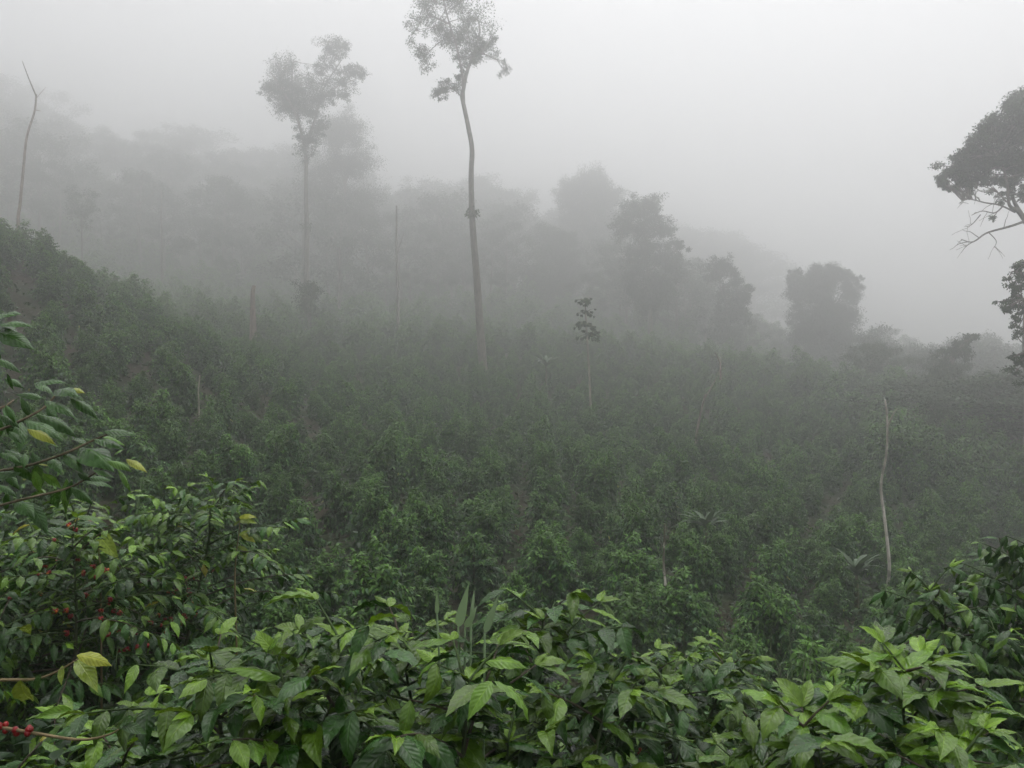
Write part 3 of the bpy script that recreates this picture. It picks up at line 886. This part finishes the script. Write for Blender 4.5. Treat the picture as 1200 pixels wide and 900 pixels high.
drawn_tree('forest_tree', 'large umbrella crowned tree with bare lower branches at the right edge', 44,
           [(1203, 470), (1201, 400), (1199, 330), (1197, 290), (1195, 265)], .22,
           [(.11, (1195, 268), (1182, 252), (1170, 245), (1166, 225), (1160, 205), (1150, 190)), (.12, (1195, 265), (1186, 240), (1184, 215), (1182, 190)),
            (.07, (1192, 262), (1175, 268), (1150, 275), (1135, 285), (1122, 282)), (.05, (1180, 252), (1160, 245), (1140, 243), (1118, 240), (1105, 246)),
            (.04, (1165, 246), (1150, 255), (1130, 255), (1112, 262)), (.04, (1170, 240), (1150, 232), (1125, 235), (1108, 232)), (.03, (1150, 275), (1158, 285), (1155, 293)),
            (.03, (1140, 255), (1125, 268), (1112, 272)), (.12, (1196, 270), (1215, 240), (1230, 200)), (.1, (1200, 285), (1225, 262), (1245, 250)), (.03, (1136, 284), (1126, 290), (1120, 298))],
           [(1150, 188, 15), (1130, 198, 14), (1112, 206, 11), (1098, 212, 8), (1120, 186, 12), (1140, 170, 15), (1160, 160, 18), (1180, 145, 20), (1200, 132, 20), (1185, 170, 18), (1165, 185, 15), (1200, 160, 20), (1195, 190, 14),
            (1092, 220, 4), (1118, 222, 6), (1135, 214, 8), (1185, 205, 8, .7), (1150, 150, 10), (1220, 135, 22), (1240, 150, 22), (1225, 175, 22), (1255, 180, 20), (1240, 205, 18), (1270, 205, 14), (1168, 212, 8, .8), (1145, 205, 10, .8), (1122, 212, 9, .8), (1182, 215, 10, .8), (1195, 205, 13), (1175, 130, 16), (1190, 122, 16), (1162, 196, 14), (1142, 190, 14), (1178, 190, 14), (1108, 198, 11), (1132, 182, 14), (1172, 158, 18), (1190, 150, 20), (1150, 222, 7, .4), (1170, 226, 7, .4), (1130, 228, 5, .4), (1185, 232, 8, .4), (1160, 240, 4, .4), (1112, 224, 6, .4), (1100, 222, 5, .5), (1155, 258, 3, .5), (1195, 235, 5, .5)],
           58, twigs=4, puff=1.42, leaf=.22, nleaf=1000, flat=.65)
drawn_tree('understory_tree', 'nearer dark leafy tree with tiered sprays below the umbrella crown at the right edge', 30,
           [(1222, 560), (1220, 480), (1216, 400), (1210, 340), (1208, 315)], .12,
           [(.05, (1214, 360), (1200, 350), (1185, 356)), (.05, (1210, 330), (1198, 318), (1188, 318)), (.05, (1218, 420), (1200, 412), (1188, 418))],
           [(1196, 312, 9), (1205, 305, 9), (1190, 325, 5), (1200, 335, 8), (1190, 350, 8), (1180, 360, 8, .8), (1204, 352, 11), (1192, 362, 7), (1200, 415, 8), (1188, 419, 5), (1215, 330, 14), (1225, 360, 16), (1222, 410, 16), (1230, 450, 18), (1196, 374, 8), (1200, 392, 9), (1206, 432, 12), (1201, 322, 9), (1194, 340, 6)],
           59, leaf=.17, nleaf=420, flat=.5)

# ---- forest behind: a few kinds, copied one by one
kinds = []
for k, (H, ch, cr_, nl, bend) in enumerate(((22, .5, 5.0, 10, .04), (17, .65, 4.6, 11, .03), (26, .4, 5.5, 10, .05), (13, .78, 4.2, 11, .03), (19, .55, 3.8, 9, .05))):
    r = np.random.default_rng(200 + k)
    wd, cr = make_tree(r, H, ch, cr_, nl, .34, 120, rt=.32, bend=bend)
    kinds.append((wd.mesh('trunk', M_BARK), cr.mesh('crown', M_TREE), H))
SKY_PX = [-100, 0, 60, 110, 150, 200, 240, 300, 350, 450, 520, 600, 640, 700, 790, 850, 900, 960, 1010, 1060, 1120, 1180, 1300]
SKY_PY = [60, 85, 105, 140, 132, 150, 150, 178, 175, 212, 195, 205, 250, 235, 285, 330, 378, 385, 385, 388, 398, 408, 420]
for (pa, pb, da, db, n, ks, drop, lab, grp) in (
        (-70, 345, 150, 262, 110, (0, 1, 1, 4), 130, 'hazy forest tree on the hill behind the left ridge', 'forest trees behind the left ridge'),
        (345, 640, 140, 250, 70, (0, 1, 3, 4), 110, 'hazy forest tree standing behind the two tall trees', 'forest trees behind the two tall trees'),
        (630, 845, 132, 240, 60, (0, 1, 3), 90, 'hazy forest tree behind the papaya like tree and the stepped crown', 'forest trees behind the centre'),
        (790, 885, 268, 300, 14, (1, 4), 60, 'barely visible tree on the farthest ridge in the fog right of centre', 'trees on the farthest ridge'),
        (790, 1050, 116, 165, 44, (1, 3), 55, 'dim forest tree below the dense rounded tree on the right', 'forest trees under the rounded tree'),
        (1062, 1300, 46, 62, 16, (3,), 0, 'dark thicket tree in front of the forest edge at far right', 'dark thicket trees at far right'),
        (1010, 1300, 64, 125, 64, (1, 3), 70, 'dim thicket tree at the forest edge beside the vine draped trunk', 'thicket trees on the right')):
    rr = np.random.default_rng(int(pa + 900))
    c0 = {}
    for i in range(n):
        px = rr.uniform(pa, pb); f = (i + rr.random()) / n
        d = da + (db - da) * f
        k = ks[int(rr.integers(0, len(ks)))]
        b = on_ground(px, d); b[2] -= .15
        top = (450 - (np.interp(px, SKY_PX, SKY_PY) if d < 265 else 236 + .5 * max(0, px - 845)) - drop * (1 - f) * rr.uniform(.4, 1.1) - rr.uniform(0, 14)) / F * d
        if db == 62: top = (450 - np.interp(px, (1062, 1110, 1160, 1300), (500, 462, 448, 440)) - rr.uniform(0, 40)) / F * d
        s_ = float(np.clip((top - b[2]) / kinds[k][2], .3, 1.9))
        if k not in c0:
            root = thing('forest_tree', lab, 'tree', b, grp, rr.uniform(0, 6.28)); root.scale = (s_, s_, s_)
            for me, nm in zip(kinds[k][:2], ('trunk', 'crown')):
                o = bpy.data.objects.new(nm, me); COL.objects.link(o); o.parent = root
            c0[k] = root
        else:
            copy_thing(c0[k], b, rr.uniform(0, 6.28), (s_ * rr.uniform(1.0, 1.5) * (1.7 if db == 62 else 1),) * 2 + (s_,))

# ---- understory along the forest edge and up the hills: one mass
r = np.random.default_rng(300)
up_, us_ = [], []
while len(up_) < 240:      # the darker thicket at the far right
    px = r.uniform(1030, 1340); d = r.uniform(41, 66)
    b = on_ground(px, d)
    up_.append((b[0], b[1], b[2] - .3)); us_.append(r.uniform(1.1, 2.3) * (1 + (px - 1100) * .0012))
while len(up_) < 1740:
    px = r.uniform(-140, 1330); d = r.uniform(38, 250)
    e = np.interp(px, EDGE_PX, EDGE_D)
    if d < e + 1.5: continue
    if r.random() > math.exp(-(d - e) / 60): continue
    b = on_ground(px, d)
    up_.append((b[0], b[1], b[2] - .25)); us_.append(r.uniform(.8, 1.5) + (d - e) * .03 * r.uniform(.5, 1.2))
spread('undergrowth', 'tangled forest undergrowth in the haze along the top of the coffee field', 'undergrowth', up_, us_)


# ------------------------------------------------------------------ palms and broad leaved plants in the field
def frond_plant(name, label, cat, px, d, h, L, n, seed, col, tm=FROND, wid=1.0, up=.6):
    r = np.random.default_rng(seed)
    b = on_ground(px, d)
    root = thing(name, label, cat, b)
    st = MB(); st.tube([np.zeros(3), UP * h * .5, UP * h], [.07, .06, .04], (.12, .12, .06), 7); st.build('stem', M_TWIG, root)
    lf = MB()
    a = np.arange(n) * 2.4 + r.normal(0, .2, n)
    dd = np.stack([np.cos(a), np.sin(a), r.uniform(.5, 2.4, n) * up + .1], -1)
    for k in range(n):
        lf.leaves(tm[k % len(tm)], basis(dd[k:k + 1], UP[None] - dd[k:k + 1] * .2), (UP * h)[None], np.array([[L * wid, L, L]]) * r.uniform(.75, 1.15), col[None] * r.uniform(.8, 1.25))
    lf.build('frond', M_MID, root)
    return root


PALE = np.array((.085, .135, .07))
frond_plant('broad_leaf_plant', 'pale broad leaved plant spreading its fronds among coffee right of centre', 'plant', 828, 24, 1.0, .9, 18, 61, PALE, wid=1.0, up=1.)
frond_plant('broad_leaf_plant', 'pale broad leaved plant beside the tall mottled snag', 'plant', 1004, 22, 1.0, .9, 20, 62, PALE, wid=1.0, up=1.)
frond_plant('banana_plant', 'banana like plant with long arching leaves at the top of the coffee field', 'plant', 640, 62, 1.7, 1.6, 14, 63, PALE * .8, wid=.9, up=1.)


# ------------------------------------------------------------------ foreground details
def blade_plant(name, label, px, d, tips, seed, col, group=None):
    r = np.random.default_rng(seed)
    b = on_ground(px, d)
    root = thing(name, label, 'grass', b, group)
    m = MB()
    for k, (x0, y0, tx, ty, w, c) in enumerate(tips):
        p0 = P(x0, y0, d) - b; p1 = P(tx, ty, d) - b
        p1[1] += r.normal(0, .05)
        base = np.array((p0[0] * .4, p0[1], 0))
        # stalk from the ground into the blade
        m.tube([base, (base + p0) / 2 + (r.normal() * .02, 0, 0), p0], [.004, .003, .003], col, 4)
        dv = p1 - p0; L = np.linalg.norm(dv)
        nv = np.array((r.normal() * .4, -1., .25))
        m.leaves(BLADE[c], basis(dv[None], nv[None]), p0[None], np.array([[w * L * 10 / L, L * 1.05, L]]), (col * r.uniform(.85, 1.2))[None])
    m.build('blade', M_BLADE, root)
    return root


GB = np.array((.17, .25, .13))
blade_plant('grass_plant', 'broad upright pale grass blades rising between the foreground coffee bushes', 548, 2.45,
            [(537, 735, 549, 684, .028, 0), (568, 742, 585, 698, .022, 0), (545, 735, 560, 712, .02, 2), (512, 720, 513, 690, .013, 0), (552, 728, 556, 690, .012, 1)], 71, GB)
blade_plant('grass_plant', 'single long grass blade behind the drooping branch at left', 165, 6.4,
            [(158, 620, 176, 523, .014, 0)], 72, GB)
# tuft of fine grass near right centre
r = np.random.default_rng(73)
b = on_ground(905, 7.5)
root = thing('grass_tuft', 'tuft of thin tall grass in front of the dark coffee right of centre', 'grass', b)
m = MB()
n = 120
top = P(900, 745, 7.5)[2] - b[2]
ang = r.uniform(0, 6.28, n)
dd = np.stack([np.cos(ang) * .28, np.sin(ang) * .28, np.ones(n)], -1)
pos = np.stack([r.normal(0, .32, n), r.normal(0, .2, n), np.zeros(n)], -1)
pick = r.integers(0, 3, n)
for k in range(3):
    q = pick == k
    L = top * r.uniform(.6, 1.2, q.sum())
    m.leaves(GRASS[k], basis(dd[q], r.normal(size=(q.sum(), 3)) + (0, -1, 0)), pos[q], np.stack([np.full(q.sum(), .6), L, L], -1), np.tile(np.array((.13, .18, .085)), (q.sum(), 1)) * r.uniform(.7, 1.3, (q.sum(), 1)))
m.build('blade', M_BLADE, root)

# ---- drooping branches at the upper left: a shrub rooted left of the frame
r = np.random.default_rng(81)
DZ = 1.95


def zq(x, y):      # coordinates read off an enlargement of the photograph
    return x / 3.75, 360 + y / 3.75


base = np.array((-1.62, 1.95, g1(-1.62, 1.95)))
root = thing('broadleaf_shrub', 'drooping leafy branches of a shrub reaching in from the left edge', 'shrub', base)
wd, lf = MB(), MB()
wd.tube([np.zeros(3), (.02, 0, .7), (.0, .02, 1.4), (.1, 0, 1.75)], [.022, .018, .013, .008], WOOD, 7)
for ln, w in (([(-200, 600), (0, 540), (110, 490), (195, 440), (250, 380)], .0035), ([(-220, 760), (0, 720), (130, 695), (280, 645), (400, 590), (470, 560)], .0035),
              ([(-220, 930), (0, 872), (120, 840), (300, 795), (400, 740), (480, 690)], .0032), ([(-200, 520), (0, 445), (60, 408)], .0035), ([(-260, 300), (-120, 160), (-20, 70)], .003), ([(-200, 520), (-80, 380), (-30, 220)], .003)):
    pts = [P(*zq(x, y), DZ + r.normal(0, .03)) - base for x, y in ln]
    st = np.array((.02, 0, np.clip(pts[0][2] - .12, .5, 1.7)))
    pts = spline(np.array([st] + pts), 5 * len(pts))
    wd.tube(pts, np.linspace(w * 1.3, w * .6, len(pts)), np.array((.16, .13, .08)), 5)
LV = [(0, 75, 105, 105, 0), (-10, 110, 100, 205, 0), (-20, 225, 85, 295, 0), (-20, 45, 50, 55, 0), (-10, 90, 45, 120, 0), (-40, 60, 30, 40, 0),
      (150, 335, 265, 350, 0), (190, 400, 60, 390, 0), (155, 335, 215, 390, 0), (130, 480, 70, 405, 0), (240, 365, 300, 415, 0), (280, 365, 342, 385, 2), (310, 400, 412, 482, 0),
      (195, 410, 300, 500, 0), (160, 470, 315, 566, 0), (112, 500, 238, 600, 0), (120, 535, 232, 602, 2), (90, 500, 85, 625, 0), (0, 475, 65, 530, 0), (25, 430, 62, 505, 0), (0, 575, 50, 640, 0), (40, 545, 75, 600, 0),
      (455, 545, 588, 582, 0), (415, 580, 522, 640, 0), (450, 570, 545, 620, 1), (350, 620, 442, 700, 0), (320, 570, 372, 612, 0), (280, 640, 345, 732, 0), (470, 675, 570, 725, 1), (555, 668, 622, 735, 2), (520, 715, 580, 822, 1),
      (500, 650, 540, 622, 1), (385, 750, 472, 778, 0), (410, 715, 490, 760, 0), (340, 725, 382, 770, 0), (310, 790, 392, 872, 0), (238, 800, 232, 888, 0), (170, 690, 225, 705, 2), (215, 660, 260, 720, 0), (150, 720, 165, 820, 1),
      (60, 700, 130, 760, 0), (185, 730, 250, 800, 1), (110, 640, 105, 700, 0), (20, 720, 60, 800, 0), (70, 850, 120, 920, 0), (0, 640, 60, 690, 0), (-10, 780, 60, 840, 0)]
for (bx, by, tx, ty, kd) in LV:
    dep = DZ + r.normal(0, .05)
    p0 = P(*zq(bx, by), dep) - base; p1 = P(*zq(tx, ty), dep + r.normal(-.02, .04)) - base
    dv = p1 - p0; L = np.linalg.norm(dv)
    c = (np.array((.034, .098, .014)), np.array((.08, .18, .022)), np.array((.26, .30, .03)))[kd] * r.uniform(.8, 1.2)
    nv = UP * .8 + np.array((r.normal() * .35, -.55, 0))
    lf.leaves(DROOP[int(r.integers(0, 3))], basis(nrm(dv)[None] + UP * .35, nv[None]), p0[None], np.array([[L * r.uniform(1.0, 1.3), L * 1.12, L * 1.05]]), c[None])
for k in range(75):
    x = r.uniform(-90, 105) if k % 3 else r.uniform(-120, 20)
    y = r.uniform(475, 625) if k % 3 else r.uniform(390, 600)
    if y < 540 and x > 60: continue
    p0 = P(x, y, DZ + r.uniform(.0, .45)) - base
    dv = nrm(np.array((r.uniform(-.5, 1.), r.uniform(-.4, .4), r.uniform(-1.2, .15))))
    L = r.uniform(.045, .085)
    c = (np.array((.026, .078, .012)) if r.random() < .8 else np.array((.06, .14, .02))) * r.uniform(.7, 1.2)
    lf.leaves(DROOP[int(r.integers(0, 3))], basis(dv[None], (UP + np.array((r.normal() * .4, -.5, 0)))[None]), p0[None], np.array([[L * 1.2, L * 1.1, L]]), c[None])
lf.build('foliage', M_LEAF, root); wd.build('stem', M_TWIG, root)

# ---- long twigs at the lower left
r = np.random.default_rng(82)
base = np.array((-1.75, 2.25, g1(-1.75, 2.25)))


def twig(name, label, pts_px, d, leaves, berries, seed):
    r = np.random.default_rng(seed)
    root = thing(name, label, 'branch', base)
    w, l = MB(), MB()
    pts = [np.zeros(3)] + [P(x, y, d) - base for x, y in pts_px]
    w.tube(spline(np.array(pts), 24), np.linspace(.007, .0016, 24), (.22, .17, .09), 5)
    w.build('stem', M_TWIG, root)
    for (bx, by, tx, ty, c, k) in leaves:
        p0 = P(bx, by, d + r.normal(0, .02)) - base; dv = P(tx, ty, d + r.normal(0, .04)) - base - p0; L = np.linalg.norm(dv)
        l.leaves(NEAR[k], basis(nrm(dv)[None] + UP * .2, np.array((r.normal() * .3, -.7, .8))[None]), p0[None], np.array([[L * 1.15, L * 1.1, L]]), np.array(c)[None])
    l.build('foliage', M_LEAF, root)
    for (x, y, n) in berries:
        cherry_cluster(r, P(x, y, d) - base, n, root, .95)


YG = (.19, .27, .03); YL = (.30, .34, .03); GR = (.04, .1, .02)
twig('coffee_branch', 'long thin coffee twig with yellowing hanging leaves at lower left', [(-120, 830), (-30, 803), (0, 797), (40, 796), (65, 788), (92, 772)], 2.05,
     [(90, 768, 130, 780, YL, 1), (90, 772, 110, 808, YG, 0), (73, 780, 70, 802, YG, 2), (24, 797, 30, 838, YG, 3), (24, 735, 4, 745, GR, 1), (24, 735, 33, 741, YG, 0), (48, 640 + 150, 40, 815, GR, 2)], [], 83)
twig('coffee_branch', 'low coffee twig carrying a cluster of red cherries at the left edge', [(-120, 880), (-30, 856), (0, 853), (45, 860), (95, 867), (130, 860), (148, 848)], 1.95,
     [(140, 850, 170, 862, GR, 0), (138, 856, 150, 848, GR, 2)], [(3, 853, 4), (22, 857, 2), (36, 857, 5)], 84)
# yellow leaves hanging in the cherry bush, seen in the photograph as single bright leaves: on shoots of its own
base = on_ground(120, 4.6)
twig('coffee_branch', 'upright coffee shoot ending in one big yellow green leaf at left', [(118, 700), (116, 650), (113, 622)], 4.6, [(112, 622, 131, 655, YG, 0), (113, 624, 104, 640, GR, 1), (116, 650, 126, 668, GR, 2)], [], 85)
base = on_ground(285, 5.0)
twig('coffee_branch', 'slender coffee shoot with bright yellow leaves right of the cherry bush', [(276, 720), (276, 660), (280, 625), (281, 608)], 5.0,
     [(280, 607, 300, 607, YL, 0), (280, 610, 298, 615, YG, 2), (281, 625, 299, 635, YL, 1), (280, 628, 292, 622, YG, 0), (279, 640, 290, 652, YG, 1), (281, 612, 272, 618, YG, 2)], [], 86)

# ---- weeds between the foreground bushes
r = np.random.default_rng(90)
n = 34000
yy = 1.3 + r.random(n) ** 1.2 * 48
xx = (r.uniform(-60, 1260, n) - 600) / F * yy
hh = r.random(n) ** 2 * .75
wm = MB()
a = r.uniform(0, 6.28, n)
dd = np.stack([np.cos(a), np.sin(a), r.normal(0, .45, n)], -1)
pos = np.stack([xx, yy, gz(xx, yy) + hh], -1)
rot = basis(dd, UP[None] + r.normal(size=(n, 3)) * .35)
cc = (DARK * .8)[None] + r.random((n, 1)) ** 3 * (MIDG * .9 - DARK)[None]
pick = r.integers(0, 3, n)
for k in range(3):
    q = pick == k
    wm.leaves(MIDT[k], rot[q], pos[q], r.uniform(.05, .12, q.sum()) * (1 + yy[q] * .035), cc[q])
o = wm.build('weeds', M_MID)
tag(o, 'low weeds covering the soil between the coffee bushes', 'weeds', kind='stuff')

# ------------------------------------------------------------------ air
HAZE = 0.0084
m, nt, N, L, out = new_mat('hillside_fog')
pv = N.new('ShaderNodeVolumePrincipled')
pv.inputs['Color'].default_value = (.997, .997, .999, 1)
pv.inputs['Density'].default_value = HAZE
pv.inputs['Anisotropy'].default_value = .79
L.new(pv.outputs[0], out.inputs['Volume'])
x0, x1, y0, y1, z0, z1 = -345., 345., -145., 425., GZMIN - 1.2, 118.
v = [(x, y, z) for z in (z0, z1) for y in (y0, y1) for x in (x0, x1)]
me = bpy.data.meshes.new('haze')
me.from_pydata(v, [], [(0, 2, 3, 1), (4, 5, 7, 6), (0, 1, 5, 4), (2, 6, 7, 3), (0, 4, 6, 2), (1, 3, 7, 5)])
me.materials.append(m)
o = bpy.data.objects.new('haze', me); COL.objects.link(o)
tag(o, 'pale fog drifting over the whole hillside', 'fog', kind='stuff')

# ------------------------------------------------------------------ light
w = bpy.data.worlds.new('World'); sc.world = w; w.use_nodes = True
nt = w.node_tree; nt.nodes.clear()
sky = nt.nodes.new('ShaderNodeTexSky'); sky.sky_type = 'NISHITA'; sky.sun_disc = False
EL, AZ = R(75), R(20)
sky.sun_elevation = EL; sky.sun_rotation = AZ
sky.air_density = 1.0; sky.dust_density = 4.0; sky.ozone_density = 1.0
hs = nt.nodes.new('ShaderNodeHueSaturation'); hs.inputs['Saturation'].default_value = .11
bg = nt.nodes.new('ShaderNodeBackground'); bg.inputs['Strength'].default_value = .15
wo = nt.nodes.new('ShaderNodeOutputWorld')
nt.links.new(sky.outputs[0], hs.inputs['Color']); nt.links.new(hs.outputs[0], bg.inputs['Color']); nt.links.new(bg.outputs[0], wo.inputs['Surface'])
sd = bpy.data.lights.new('sun', 'SUN'); sd.energy = .7; sd.angle = R(80); sd.color = (1, .985, .96)
so = bpy.data.objects.new('sun', sd); COL.objects.link(so)
tosun = Vector((math.sin(AZ) * math.cos(EL), math.cos(AZ) * math.cos(EL), math.sin(EL)))
so.rotation_euler = tosun.to_track_quat('Z', 'Y').to_euler()
so.location = (0, 0, 90)

# ------------------------------------------------------------------ camera and render
cd = bpy.data.cameras.new('camera'); cam = bpy.data.objects.new('camera', cd); COL.objects.link(cam)
cd.sensor_width = 36; cd.lens = 36 * F / 1200
cd.clip_start = .05; cd.clip_end = 2000
cam.location = (0, 0, 0); cam.rotation_euler = (R(90), 0, 0)
sc.camera = cam
sc.view_settings.view_transform = 'Standard'; sc.view_settings.look = 'None'
sc.view_settings.exposure = 0.33; sc.view_settings.gamma = 1
cy = sc.cycles
cy.max_bounces = 12; cy.diffuse_bounces = 3; cy.glossy_bounces = 2; cy.transmission_bounces = 3; cy.volume_bounces = 10; cy.transparent_max_bounces = 8
cy.use_denoising = True
cy.caustics_reflective = False; cy.caustics_refractive = False
print('spots', len(spots), 'individual', len(indiv))
